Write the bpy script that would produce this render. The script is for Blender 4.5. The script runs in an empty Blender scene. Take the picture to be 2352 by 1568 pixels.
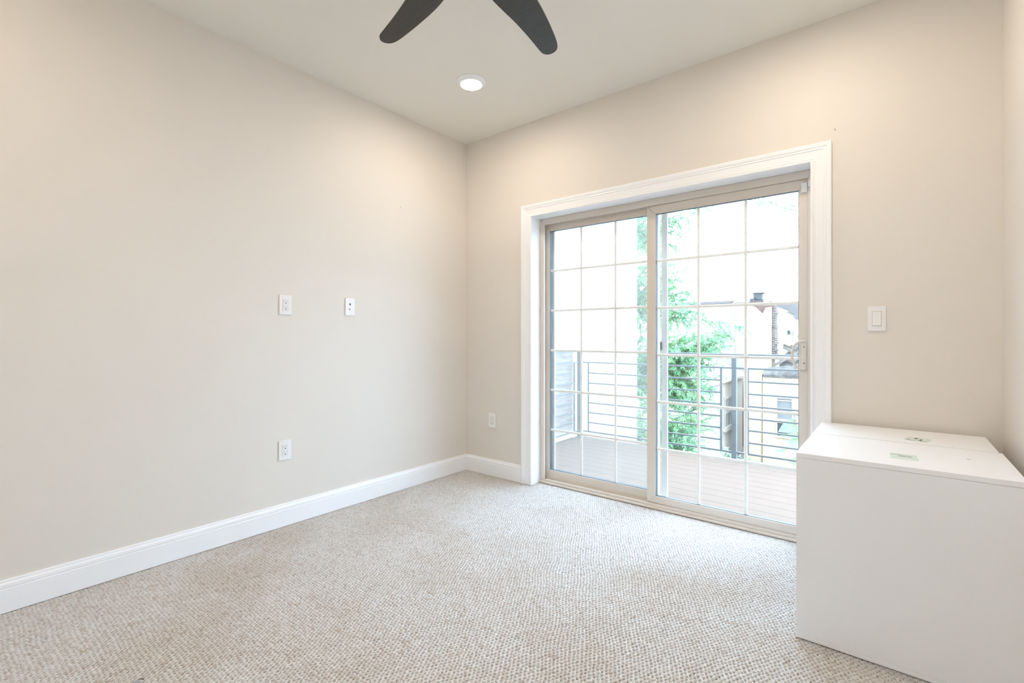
import bpy, bmesh, math, random
import numpy as np
from mathutils import Vector, Matrix
S = bpy.context.scene
COL = S.collection
R = math.radians

# ------------------------------------------------------------------ camera, sky, exposure
CAM = (2.832, -2.906, 1.122)
cd = bpy.data.cameras.new('camera')
cd.sensor_width = 36.0
cd.lens = 36.0 * 1098.0 / 2352.0
cd.shift_y = -12.0 / 2352.0
cd.clip_start = 0.02
cam = bpy.data.objects.new('camera', cd)
COL.objects.link(cam)
cam.location = CAM
cam.rotation_euler = (R(90), 0, R(38.806))
S.camera = cam

SKY_STRENGTH = 16.5
FILL_STRENGTH = 350.0       # neutral white fill added over the camera for the cabinet fronts
LAMP_STRENGTH = 168.0        # the two lights by the door wall
REAR_STRENGTH = 95.0        # the light by the left wall behind the camera
w = bpy.data.worlds.new('overcast_sky')
S.world = w
w.use_nodes = True
nt = w.node_tree
bg = nt.nodes['Background']
# overcast sky: brightest overhead, a third of that at the horizon
tc = nt.nodes.new('ShaderNodeTexCoord')
sx = nt.nodes.new('ShaderNodeSeparateXYZ')
nt.links.new(tc.outputs['Generated'], sx.inputs[0])
mr = nt.nodes.new('ShaderNodeMapRange')
mr.inputs['From Min'].default_value = 0.0
mr.inputs['From Max'].default_value = 1.0
mr.inputs['To Min'].default_value = 0.42 * SKY_STRENGTH
mr.inputs['To Max'].default_value = 1.0 * SKY_STRENGTH
nt.links.new(sx.outputs['Z'], mr.inputs['Value'])
bg.inputs['Color'].default_value = (0.57, 0.76, 1.0, 1)
nt.links.new(mr.outputs['Result'], bg.inputs['Strength'])
S.view_settings.view_transform = 'Standard'
S.view_settings.look = 'None'
S.view_settings.gamma = 1.0
S.view_settings.use_curve_mapping = False
S.view_settings.exposure = 0.27
S.cycles.max_bounces = 14
S.cycles.diffuse_bounces = 8
S.cycles.transparent_max_bounces = 24
S.cycles.sample_clamp_indirect = 8.0

# ------------------------------------------------------------------ materials
def mat(name, color, rough=0.6, var=0.0, vscale=6.0, bump=0.0, bscale=150.0, metal=0.0, spec=0.5, stretch=None, color2=None):
    m = bpy.data.materials.new(name)
    m.use_nodes = True
    t = m.node_tree
    b = t.nodes['Principled BSDF']
    b.inputs['Base Color'].default_value = (*color, 1)
    b.inputs['Roughness'].default_value = rough
    b.inputs['Metallic'].default_value = metal
    b.inputs['Specular IOR Level'].default_value = spec
    tc = t.nodes.new('ShaderNodeTexCoord')
    src = tc.outputs['Object']
    if stretch:
        mp = t.nodes.new('ShaderNodeMapping')
        mp.inputs['Scale'].default_value = stretch
        t.links.new(src, mp.inputs['Vector'])
        src = mp.outputs['Vector']
    if var > 0 or color2:
        n = t.nodes.new('ShaderNodeTexNoise')
        n.inputs['Scale'].default_value = vscale
        n.inputs['Detail'].default_value = 5
        t.links.new(src, n.inputs['Vector'])
        r = t.nodes.new('ShaderNodeValToRGB')
        c2 = color2 or tuple(c * (1 - var) for c in color)
        r.color_ramp.elements[0].color = (*c2, 1)
        r.color_ramp.elements[0].position = 0.32
        r.color_ramp.elements[1].color = (*color, 1)
        r.color_ramp.elements[1].position = 0.62
        t.links.new(n.outputs['Fac'], r.inputs['Fac'])
        t.links.new(r.outputs['Color'], b.inputs['Base Color'])
    if bump > 0:
        n2 = t.nodes.new('ShaderNodeTexNoise')
        n2.inputs['Scale'].default_value = bscale
        n2.inputs['Detail'].default_value = 3
        t.links.new(src, n2.inputs['Vector'])
        bp = t.nodes.new('ShaderNodeBump')
        bp.inputs['Strength'].default_value = bump
        bp.inputs['Distance'].default_value = 0.002
        t.links.new(n2.outputs['Fac'], bp.inputs['Height'])
        t.links.new(bp.outputs['Normal'], b.inputs['Normal'])
    return m

M = {}
M['wall'] = mat('cream_wall_paint', (0.745, 0.709, 0.660), 0.55, var=0.015, vscale=1.5, bump=0.06, bscale=220)
M['ceiling'] = mat('ceiling_paint', (0.82, 0.80, 0.75), 0.7, var=0.015, vscale=1.2, bump=0.05, bscale=200)
M['trim'] = mat('white_trim_paint', (0.895, 0.915, 0.945), 0.35, var=0.01, vscale=3)
M['vinyl'] = mat('almond_vinyl', (0.70, 0.64, 0.575), 0.42, var=0.03, vscale=4)
M['grille'] = mat('white_grille', (0.88, 0.86, 0.82), 0.45, var=0.02, vscale=8)
M['gasket'] = mat('glazing_gasket', (0.10, 0.13, 0.15), 0.5, var=0.1, vscale=20)
M['screenframe'] = mat('screen_frame_aluminium', (0.58, 0.57, 0.55), 0.45, var=0.03, vscale=5)
M['plastic'] = mat('white_plastic', (0.83, 0.83, 0.83), 0.3, var=0.01, vscale=12)
M['plastic2'] = mat('white_plastic_insert', (0.78, 0.785, 0.79), 0.32, var=0.01, vscale=12)
M['dark'] = mat('dark_slot', (0.02, 0.02, 0.022), 0.6, var=0.1, vscale=30)
M['slot'] = mat('grey_slot', (0.30, 0.30, 0.30), 0.6, var=0.1, vscale=30)
M['bezel'] = mat('switch_gap_plastic', (0.58, 0.57, 0.56), 0.4, var=0.02, vscale=12)
M['chrome'] = mat('connector_metal', (0.6, 0.6, 0.58), 0.28, metal=1.0, var=0.05, vscale=30)
M['laminate'] = mat('white_laminate', (0.855, 0.87, 0.895), 0.36, var=0.012, vscale=2)
M['edge'] = mat('white_edge_band', (0.87, 0.885, 0.905), 0.36, var=0.01, vscale=4)
M['sticker'] = mat('pale_green_sticker', (0.66, 0.76, 0.70), 0.4, var=0.03, vscale=20)
M['ink'] = mat('dark_green_ink', (0.13, 0.17, 0.145), 0.6, var=0.1, vscale=60)
M['redmark'] = mat('red_brown_mark', (0.45, 0.22, 0.16), 0.6, var=0.1, vscale=60)
M['fan'] = mat('dark_walnut_blade', (0.042, 0.036, 0.031), 0.42, bump=0.25, bscale=60, stretch=(2, 30, 30), color2=(0.028, 0.025, 0.023))
M['fanmetal'] = mat('matte_black_metal', (0.03, 0.03, 0.032), 0.4, var=0.1, vscale=10)
M['scrap'] = mat('grey_plastic_scrap', (0.36, 0.36, 0.38), 0.45, var=0.1, vscale=40)
M['fray'] = mat('frayed_brown_yarn', (0.13, 0.09, 0.065), 0.9, var=0.3, vscale=60)
M['deck'] = mat('pinkish_composite_board', (0.156, 0.105, 0.077), 0.8, spec=0.15, var=0.10, vscale=3, bump=0.3, bscale=40, stretch=(2, 25, 25))
M['rail'] = mat('dark_grey_rail_paint', (0.107, 0.116, 0.116), 0.45, var=0.15, vscale=12)
M['parapet'] = mat('weathered_grey_board', (0.355, 0.298, 0.260), 0.85, var=0.35, vscale=7, bump=0.5, bscale=25, stretch=(1, 1, 6))
M['whitebuild'] = mat('white_painted_brick', (0.86, 0.86, 0.855), 0.8, var=0.03, vscale=3, bump=0.4, bscale=18, stretch=(1, 1, 4))
M['farwhite'] = mat('white_render', (0.322, 0.273, 0.220), 0.85, var=0.06, vscale=1.2)
M['greyrender'] = mat('pale_grey_render', (0.398, 0.336, 0.280), 0.85, var=0.10, vscale=1.0)
M['yellow'] = mat('pale_yellow_stucco', (0.470, 0.377, 0.238), 0.9, var=0.12, vscale=0.9)
M['cream'] = mat('cream_render', (0.301, 0.242, 0.156), 0.9, var=0.06, vscale=0.9)
M['brick'] = mat('red_brick', (0.118, 0.063, 0.048), 0.9, var=0.35, vscale=7, bump=0.5, bscale=12)
M['greybrick'] = mat('grey_purple_brick', (0.150, 0.105, 0.090), 0.9, var=0.5, vscale=9, stretch=(1, 1, 3))
M['roof'] = mat('grey_roofing', (0.129, 0.111, 0.100), 0.9, var=0.25, vscale=3)
M['rubble'] = mat('grey_rubble', (0.112, 0.095, 0.082), 0.95, var=0.45, vscale=6, bump=0.6, bscale=14)
M['plank'] = mat('weathered_plank', (0.161, 0.132, 0.112), 0.9, var=0.4, vscale=5, stretch=(1, 1, 8))
M['pane'] = mat('grey_window_pane', (0.16, 0.155, 0.15), 0.3, var=0.15, vscale=3)
M['darkpane'] = mat('dark_window_pane', (0.043, 0.042, 0.042), 0.4, var=0.4, vscale=6)
M['ochre'] = mat('ochre_pipe', (0.161, 0.109, 0.060), 0.8, var=0.2, vscale=4)
M['vent'] = mat('dark_vent_metal', (0.047, 0.046, 0.044), 0.6, var=0.4, vscale=8)
M['ground'] = mat('pale_concrete_ground', (0.193, 0.158, 0.130), 0.95, var=0.15, vscale=0.8)
M['bark'] = mat('grey_bark', (0.22, 0.20, 0.17), 0.9, var=0.4, vscale=8)

def leafmat(name, c1, c2, scale):
    m = mat(name, c1, 0.55, color2=c2, vscale=scale)
    t = m.node_tree
    b = t.nodes['Principled BSDF']
    out = t.nodes['Material Output']
    tr = t.nodes.new('ShaderNodeBsdfTranslucent')
    src = b.inputs['Base Color'].links[0].from_socket
    t.links.new(src, tr.inputs['Color'])
    mx = t.nodes.new('ShaderNodeMixShader')
    mx.inputs['Fac'].default_value = 0.4
    t.links.new(b.outputs[0], mx.inputs[1])
    t.links.new(tr.outputs[0], mx.inputs[2])
    t.links.new(mx.outputs[0], out.inputs['Surface'])
    return m
M['leaf'] = leafmat('narrow_leaf', (0.36, 0.56, 0.29), (0.17, 0.37, 0.22), 2.2)
M['leaf2'] = leafmat('broad_leaf', (0.205, 0.275, 0.125), (0.150, 0.235, 0.135), 8.0)

def glassmat():
    m = bpy.data.materials.new('clear_door_glass')
    m.use_nodes = True
    t = m.node_tree
    for n in list(t.nodes):
        if n.type == 'BSDF_PRINCIPLED': t.nodes.remove(n)
    out = t.nodes['Material Output']
    tr = t.nodes.new('ShaderNodeBsdfTransparent')
    tr.inputs['Color'].default_value = (0.985, 0.993, 0.99, 1)
    gl = t.nodes.new('ShaderNodeBsdfGlossy')
    gl.inputs['Roughness'].default_value = 0.0
    lw = t.nodes.new('ShaderNodeLayerWeight')               # Schlick reflectance of one face
    lw.inputs['Blend'].default_value = 0.5
    pw = t.nodes.new('ShaderNodeMath'); pw.operation = 'POWER'
    pw.inputs[1].default_value = 5.0
    t.links.new(lw.outputs['Facing'], pw.inputs[0])
    fr = t.nodes.new('ShaderNodeMath'); fr.operation = 'MULTIPLY_ADD'
    fr.inputs[1].default_value = 0.80
    fr.inputs[2].default_value = 0.022
    t.links.new(pw.outputs[0], fr.inputs[0])
    mx = t.nodes.new('ShaderNodeMixShader')
    t.links.new(fr.outputs[0], mx.inputs['Fac'])
    t.links.new(tr.outputs[0], mx.inputs[1])
    t.links.new(gl.outputs[0], mx.inputs[2])
    t.links.new(mx.outputs[0], out.inputs['Surface'])
    return m
M['glass'] = glassmat()

def screenmat():
    m = bpy.data.materials.new('fine_insect_screen')
    m.use_nodes = True
    t = m.node_tree
    b = t.nodes['Principled BSDF']
    b.inputs['Base Color'].default_value = (0.10, 0.10, 0.10, 1)
    b.inputs['Roughness'].default_value = 0.7
    out = t.nodes['Material Output']
    tr = t.nodes.new('ShaderNodeBsdfTransparent')
    mx = t.nodes.new('ShaderNodeMixShader')
    mx.inputs['Fac'].default_value = 0.22
    tl = t.nodes.new('ShaderNodeBsdfTranslucent')          # the fine threads scatter the sky behind them
    tl.inputs['Color'].default_value = (0.21, 0.20, 0.18, 1)
    ad = t.nodes.new('ShaderNodeAddShader')
    t.links.new(b.outputs[0], ad.inputs[0])
    t.links.new(tl.outputs[0], ad.inputs[1])
    t.links.new(tr.outputs[0], mx.inputs[1])
    t.links.new(ad.outputs[0], mx.inputs[2])
    t.links.new(mx.outputs[0], out.inputs['Surface'])
    return m
M['screen'] = screenmat()

def lampmat(strength, color=(1.0, 0.85, 0.68)):
    m = bpy.data.materials.new('glowing_lamp_diffuser')
    m.use_nodes = True
    b = m.node_tree.nodes['Principled BSDF']
    b.inputs['Base Color'].default_value = (0.9, 0.9, 0.88, 1)
    b.inputs['Emission Color'].default_value = (*color, 1)
    b.inputs['Emission Strength'].default_value = strength
    return m
M['lamp'] = lampmat(LAMP_STRENGTH)
M['lamp_rear'] = lampmat(REAR_STRENGTH, (1.0, 0.80, 0.57))
M['lamp_fill'] = lampmat(FILL_STRENGTH, (1.0, 0.955, 0.94))

def carpetmat():
    m = bpy.data.materials.new('looped_berber_carpet')
    m.use_nodes = True
    t = m.node_tree
    b = t.nodes['Principled BSDF']
    b.inputs['Roughness'].default_value = 0.95
    b.inputs['Specular IOR Level'].default_value = 0.15
    tc = t.nodes.new('ShaderNodeTexCoord')
    at = t.nodes.new('ShaderNodeAttribute')           # each loop of yarn its own tone
    at.attribute_name = 'yarn_tone'
    r = t.nodes.new('ShaderNodeValToRGB')
    e = r.color_ramp.elements
    e[0].color = (0.50, 0.445, 0.40, 1); e[0].position = 0.0
    e[1].color = (0.665, 0.665, 0.66, 1); e[1].position = 0.85
    x = e.new(0.12); x.color = (0.565, 0.54, 0.515, 1)
    x = e.new(0.35); x.color = (0.61, 0.60, 0.585, 1)
    t.links.new(at.outputs['Fac'], r.inputs['Fac'])
    n = t.nodes.new('ShaderNodeTexNoise')             # broad wear patches
    n.inputs['Scale'].default_value = 1.6
    n.inputs['Detail'].default_value = 4
    t.links.new(tc.outputs['Object'], n.inputs['Vector'])
    r2 = t.nodes.new('ShaderNodeValToRGB')
    r2.color_ramp.elements[0].position = 0.36
    r2.color_ramp.elements[0].color = (0.90, 0.86, 0.81, 1)
    r2.color_ramp.elements[1].position = 0.56
    r2.color_ramp.elements[1].color = (1, 1, 1, 1)
    t.links.new(n.outputs['Fac'], r2.inputs['Fac'])
    mx = t.nodes.new('ShaderNodeMix'); mx.data_type = 'RGBA'; mx.blend_type = 'MULTIPLY'
    mx.inputs['Factor'].default_value = 1.0
    t.links.new(r.outputs['Color'], mx.inputs['A'])
    t.links.new(r2.outputs['Color'], mx.inputs['B'])
    at2 = t.nodes.new('ShaderNodeAttribute')          # shade between the loops, painted in as a brown tone
    at2.attribute_name = 'loop_gap_shade'
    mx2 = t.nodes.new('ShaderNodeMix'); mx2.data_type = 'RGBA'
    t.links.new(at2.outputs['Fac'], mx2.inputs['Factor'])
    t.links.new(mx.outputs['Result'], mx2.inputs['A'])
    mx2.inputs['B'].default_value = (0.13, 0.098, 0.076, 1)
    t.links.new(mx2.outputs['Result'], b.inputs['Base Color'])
    n2 = t.nodes.new('ShaderNodeTexNoise')
    n2.inputs['Scale'].default_value = 420
    n2.inputs['Detail'].default_value = 2
    t.links.new(tc.outputs['Object'], n2.inputs['Vector'])
    bp = t.nodes.new('ShaderNodeBump')
    bp.inputs['Strength'].default_value = 0.5
    bp.inputs['Distance'].default_value = 0.002
    t.links.new(n2.outputs['Fac'], bp.inputs['Height'])
    t.links.new(bp.outputs['Normal'], b.inputs['Normal'])
    return m
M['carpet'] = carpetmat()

# ------------------------------------------------------------------ helpers
def box(bm, x0, x1, y0, y1, z0, z1, bev=0.0, seg=2):
    vs = [bm.verts.new((x, y, z)) for x in (x0, x1) for y in (y0, y1) for z in (z0, z1)]
    f = [(0, 1, 3, 2), (4, 6, 7, 5), (0, 4, 5, 1), (2, 3, 7, 6), (0, 2, 6, 4), (1, 5, 7, 3)]
    fs = [bm.faces.new([vs[i] for i in q]) for q in f]
    if bev > 0:
        es = list({e for q in fs for e in q.edges})
        bmesh.ops.bevel(bm, geom=es, offset=bev, segments=seg, affect='EDGES', profile=0.5)
    return vs

def prism(bm, pts, d, axis='y', base=0.0):
    """polygon pts (2D) extruded from base to base+d along an axis"""
    def P(p, h):
        if axis == 'y': return (p[0], h, p[1])
        if axis == 'x': return (h, p[0], p[1])
        return (p[0], p[1], h)
    a = [bm.verts.new(P(p, base)) for p in pts]
    b = [bm.verts.new(P(p, base + d)) for p in pts]
    n = len(pts)
    bm.faces.new(a); bm.faces.new(b[::-1])
    for i in range(n):
        j = (i + 1) % n
        bm.faces.new([a[i], b[i], b[j], a[j]])

def lathe(bm, prof, seg=48, center=(0, 0, 0), axis='z'):
    rings = []
    for r, h in prof:
        ring = []
        for k in range(seg):
            a = 2 * math.pi * k / seg
            c, s = math.cos(a) * r, math.sin(a) * r
            p = (c, s, h) if axis == 'z' else (c, h, s)
            ring.append(bm.verts.new((p[0] + center[0], p[1] + center[1], p[2] + center[2])))
        rings.append(ring)
    for a, b in zip(rings, rings[1:]):
        for k in range(seg):
            j = (k + 1) % seg
            bm.faces.new([a[k], a[j], b[j], b[k]])
    bm.faces.new(rings[0][::-1]); bm.faces.new(rings[-1])

def tube(bm, pts, rad, seg=10):
    pts = [Vector(p) for p in pts]
    n = len(pts)
    rads = rad if isinstance(rad, (list, tuple)) else [rad] * n
    rings = []
    u = None
    for i, p in enumerate(pts):
        d = (pts[min(i + 1, n - 1)] - pts[max(i - 1, 0)]).normalized()
        if u is None:
            up = Vector((0, 0, 1)) if abs(d.z) < 0.9 else Vector((1, 0, 0))
            u = d.cross(up).normalized()
        else:
            u = (u - d * u.dot(d)).normalized()
        v = d.cross(u)
        rings.append([bm.verts.new(p + (u * math.cos(2 * math.pi * k / seg) + v * math.sin(2 * math.pi * k / seg)) * rads[i]) for k in range(seg)])
    for a, b in zip(rings, rings[1:]):
        for k in range(seg):
            j = (k + 1) % seg
            bm.faces.new([a[k], a[j], b[j], b[k]])
    bm.faces.new(rings[0][::-1]); bm.faces.new(rings[-1])

def world_loc(o):
    v = Vector((0, 0, 0))
    while o:
        v += Vector(o.location); o = o.parent
    return v

def obj(name, bm, m, parent=None, smooth=False, loc=None, local=False):
    """one mesh object; bm is in world coordinates (or local ones when local=True)"""
    bmesh.ops.recalc_face_normals(bm, faces=bm.faces[:])
    me = bpy.data.meshes.new(name)
    off = Vector(loc) if loc is not None else Vector((0, 0, 0))
    if not local:
        sh = off + (world_loc(parent) if parent else Vector((0, 0, 0)))
        bmesh.ops.translate(bm, verts=bm.verts[:], vec=-sh)
    bm.to_mesh(me); bm.free()
    ms = m if isinstance(m, list) else [m]
    for q in ms: me.materials.append(q)
    if smooth:
        for p in me.polygons: p.use_smooth = True
    o = bpy.data.objects.new(name, me)
    COL.objects.link(o)
    o.location = off
    if parent: o.parent = parent
    return o

def smooth_angle(o, deg=40):
    for p in o.data.polygons: p.use_smooth = True
    try:
        o.data.set_sharp_from_angle(angle=R(deg))
    except Exception:
        pass
    return o

def tag(o, label, cat, group=None, kind=None):
    o['label'] = label; o['category'] = cat
    if group: o['group'] = group
    if kind: o['kind'] = kind
    return o

def thing(name, label, cat, loc=(0, 0, 0), rotz=0.0, group=None, kind=None):
    o = bpy.data.objects.new(name, None)
    COL.objects.link(o)
    o.empty_display_size = 0.1
    o.location = loc; o.rotation_euler = (0, 0, rotz)
    return tag(o, label, cat, group, kind)

def dup(root, loc, rotz, label, group=None):
    r = root.copy(); COL.objects.link(r)
    r.location = loc; r.rotation_euler = (0, 0, rotz); r['label'] = label
    if group: r['group'] = group
    for ch in list(root.children):
        c = ch.copy(); COL.objects.link(c); c.parent = r
        for g in list(ch.children):
            d = g.copy(); COL.objects.link(d); d.parent = c
    return r

B = bmesh.new
def boxes(*bs, bev=0.0):
    bm = B()
    for b in bs: box(bm, *b, bev=bev)
    return bm

# ------------------------------------------------------------------ room shell
W, D, H = 3.186, 3.40, 2.74          # width along the door wall, depth, height
T = 0.22                             # outside wall thickness
OX0, OX1, OZ = 0.69, 2.489, 2.02     # clear opening of the balcony door

def carpet_floor():
    a = 0.0158
    step = 0.0036
    xs = np.linspace(0, W, 1080)
    yd = np.arange(-2.75, 0.125, step)
    yc = np.linspace(-D, -2.75, 30, endpoint=False)
    ys = np.concatenate([yc, yd])
    X, Y = np.meshgrid(xs, ys)
    rng = np.random.default_rng(5)
    def lownoise(sc, amp, k=7):
        o = np.zeros_like(X)
        for i in range(k):
            th = rng.uniform(0, 2 * math.pi); f = rng.uniform(0.6, 1.5) * 2 * math.pi / sc
            o += np.sin((X * math.cos(th) + Y * math.sin(th)) * f + rng.uniform(0, 6.28))
        return o * amp / math.sqrt(k)
    px = X + lownoise(0.045, 0.0016) + lownoise(0.35, 0.004)
    py = Y + lownoise(0.045, 0.0016) + lownoise(0.35, 0.004)
    k = 2 * math.pi / a
    s3 = math.sqrt(3)
    f = np.cos(k * (px - py / s3)) + np.cos(k * 2 * py / s3) + np.cos(k * (px + py / s3))
    g = np.clip(0.80 * (f + 1.5) / 4.5 + 0.20 * (0.5 + 0.5 * np.cos(2 * k * px)), 0, 1)      # rows of loops run towards the door wall
    Z = 0.001 - 0.0125 * g ** 0.85 + lownoise(0.012, 0.0007, 9)
    Z = np.minimum(Z, 0.0015)
    Z[Y < -2.75] = -0.002
    ny, nx = X.shape
    co = np.stack([X, Y, Z], -1).reshape(-1, 3).astype(np.float32)
    idx = np.arange(ny * nx, dtype=np.int32).reshape(ny, nx)
    q = np.stack([idx[:-1, :-1], idx[:-1, 1:], idx[1:, 1:], idx[1:, :-1]], -1).reshape(-1, 4)
    me = bpy.data.meshes.new('floor')
    me.vertices.add(len(co)); me.vertices.foreach_set('co', co.ravel())
    me.loops.add(q.size); me.loops.foreach_set('vertex_index', q.ravel())
    me.polygons.add(len(q))
    me.polygons.foreach_set('loop_start', np.arange(0, q.size, 4, dtype=np.int32))
    me.polygons.foreach_set('use_smooth', np.ones(len(q), dtype=bool))
    me.update(calc_edges=True)
    # every loop of yarn gets its own tone
    u = px / a - py / (a * s3); v = 2 * py / (a * s3)
    iu, iv = np.floor(u).astype(np.int64), np.floor(v).astype(np.int64)
    half = ((u - iu) + (v - iv) > 1).astype(np.int64)
    hsh = (iu * 73856093 ^ iv * 19349663 ^ half * 83492791) & 0x7fffffff
    tone = ((hsh * 1103515245 + 12345) >> 8) % 1000 / 999.0
    at = me.attributes.new('yarn_tone', 'FLOAT', 'POINT')
    at.data.foreach_set('value', tone.astype(np.float32).ravel())
    pit = me.attributes.new('loop_gap_shade', 'FLOAT', 'POINT')
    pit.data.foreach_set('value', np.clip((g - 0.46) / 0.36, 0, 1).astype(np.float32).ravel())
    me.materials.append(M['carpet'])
    o = bpy.data.objects.new('floor', me)
    COL.objects.link(o)
    return tag(o, 'beige looped berber carpet covering the whole floor', 'floor', kind='structure')
carpet_floor()

def struct(name, bm, m, label, cat, **k):
    return tag(obj(name, bm, m, **k), label, cat, kind='structure')

struct('ceiling', boxes((-0.12, W + 0.12, -D - 0.12, T, H, H + 0.15)), M['ceiling'], 'plain pale ceiling with a round light and a fan', 'ceiling')
struct('wall_left', boxes((-0.12, 0, -D - 0.12, T, -0.15, H)), M['wall'], 'large blank cream wall on the left with three plates', 'wall')
struct('wall_right', boxes((W, W + 0.12, -D - 0.12, T, -0.15, H)), M['wall'], 'cream wall at the right edge beside the white cabinets', 'wall')
struct('wall_front', boxes((0, W, -D - 0.12, -D, -0.15, H)), M['wall'], 'cream wall behind the camera facing the glass door', 'wall')
bm = boxes((0, OX0 - 0.016, 0, T, -0.15, H), (OX1 + 0.016, W, 0, T, -0.15, H), (OX0 - 0.016, OX1 + 0.016, 0, T, OZ + 0.016, H),
           (OX0 - 0.016, OX1 + 0.016, 0.09, T, -0.15, -0.009))
struct('wall_back', bm, M['wall'], 'cream wall holding the sliding glass balcony door', 'wall')

# baseboards: moulded profile run along each wall (depth, height)
BP = [(0, 0), (0.015, 0), (0.015, 0.094), (0.0125, 0.0965), (0.0125, 0.099), (0.0145, 0.102), (0.0135, 0.114), (0.009, 0.120), (0.0075, 0.1235), (0.0095, 0.1255), (0.0085, 0.129), (0.004, 0.131), (0, 0.131)]
def baseboard(name, p0, p1, nrm, label):
    bm = B()
    p0, p1, nrm = Vector(p0), Vector(p1), Vector(nrm)
    a = [bm.verts.new((p0.x + nrm.x * d, p0.y + nrm.y * d, z)) for d, z in BP]
    b = [bm.verts.new((p1.x + nrm.x * d, p1.y + nrm.y * d, z)) for d, z in BP]
    n = len(BP)
    bm.faces.new(a); bm.faces.new(b[::-1])
    for i in range(n):
        j = (i + 1) % n
        bm.faces.new([a[i], b[i], b[j], a[j]])
    return bm
struct('baseboard_left', baseboard('', (0, -D, 0), (0, 0, 0), (1, 0, 0), ''), M['trim'], 'white moulded baseboard along the left wall', 'baseboard')
bm = baseboard('', (0.0145, 0, 0), (0.599, 0, 0), (0, -1, 0), '')
bm2 = baseboard('', (2.581, 0, 0), (W - 0.0005, 0, 0), (0, -1, 0), '')
me_t = bpy.data.meshes.new('tmp'); bm2.to_mesh(me_t); bm.from_mesh(me_t); bm2.free(); bpy.data.meshes.remove(me_t)
struct('baseboard_back', bm, M['trim'], 'short white moulded baseboard between corner and door casing', 'baseboard')
struct('baseboard_right', baseboard('', (W, -D, 0), (W, -0.016, 0), (-1, 0, 0), ''), M['trim'], 'white moulded baseboard along the right wall behind the cabinets', 'baseboard')

# door casing: moulded profile, three mitred pieces
CP = [(0.0, 0.0), (0.0, 0.011), (0.004, 0.015), (0.010, 0.015), (0.013, 0.011), (0.017, 0.0135), (0.022, 0.0115), (0.055, 0.014), (0.060, 0.0175), (0.066, 0.0165), (0.072, 0.020), (0.086, 0.022), (0.0915, 0.019), (0.0915, 0.0)]
def casing():
    bm = B()
    x0, x1, zt = OX0 - 0.001, OX1 - 0.004, OZ - 0.0
    path = []
    for u, d in CP:
        path.append([(x0 - u, -d, 0.0), (x0 - u, -d, zt + u), (x1 + u, -d, zt + u), (x1 + u, -d, 0.0)])
    vs = [[bm.verts.new(p) for p in row] for row in path]
    n = len(vs)
    for s in range(3):
        for i in range(n):
            j = (i + 1) % n
            bm.faces.new([vs[i][s], vs[i][s + 1], vs[j][s + 1], vs[j][s]])
    bm.faces.new([v[0] for v in vs]); bm.faces.new([v[3] for v in vs][::-1])
    return bm
struct('trim_1', casing(), M['trim'], 'wide white moulded casing framing the sliding glass door', 'trim')
bm = boxes((OX0 - 0.016, OX0, 0.0, T, 0, OZ + 0.016), (OX1, OX1 + 0.016, 0.0, T, 0, OZ + 0.016), (OX0, OX1, 0.0, T, OZ, OZ + 0.016))
struct('trim_2', bm, M['trim'], 'plain white jamb boards lining the door opening', 'trim')

# ------------------------------------------------------------------ sliding glass door
door = thing('door_1', 'almond framed sliding glass door with white grilles leading to the balcony', 'door', ((OX0 + OX1) / 2, 0.17, 0.0), kind='structure')
def ring(bm, x0, x1, z0, z1, y0, y1, wl, wr, wb, wt, bev=0.002):
    """mitred rectangular frame"""
    o = [(x0, z0), (x1, z0), (x1, z1), (x0, z1)]
    i = [(x0 + wl, z0 + wb), (x1 - wr, z0 + wb), (x1 - wr, z1 - wt), (x0 + wl, z1 - wt)]
    for k in range(4):
        j = (k + 1) % 4
        b2 = B()
        prism(b2, [o[k], o[j], i[j], i[k]], y1 - y0, 'y', y0)
        bmesh.ops.recalc_face_normals(b2, faces=b2.faces[:])
        bmesh.ops.bevel(b2, geom=b2.edges[:], offset=bev, segments=1, affect='EDGES')
        t = bpy.data.meshes.new('t'); b2.to_mesh(t); bm.from_mesh(t); b2.free(); bpy.data.meshes.remove(t)

G = 0.0008
bm = B()
ring(bm, OX0 + G, OX1 - G, 0.0, OZ - G, 0.103, 0.116, 0.036, 0.028, 0.030, 0.043)      # room-side flange
ring(bm, OX0 + G, OX1 - G, 0.0, OZ - G, 0.116, 0.245, 0.012, 0.012, 0.016, 0.018)
box(bm, OX0 + 0.02, OX1 - 0.02, 0.155, 0.160, 0.016, 0.030)                             # track ribs
box(bm, OX0 + 0.02, OX1 - 0.02, 0.200, 0.205, 0.016, 0.030)
box(bm, OX0 + 0.02, OX1 - 0.02, 0.155, 0.160, OZ - 0.04, OZ - 0.018)
box(bm, OX0 + G, OX1 - G, 0.088, 0.103, 0.0, 0.014, bev=0.004)                          # sill nose
obj('door_frame', bm, M['vinyl'], door)

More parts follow.
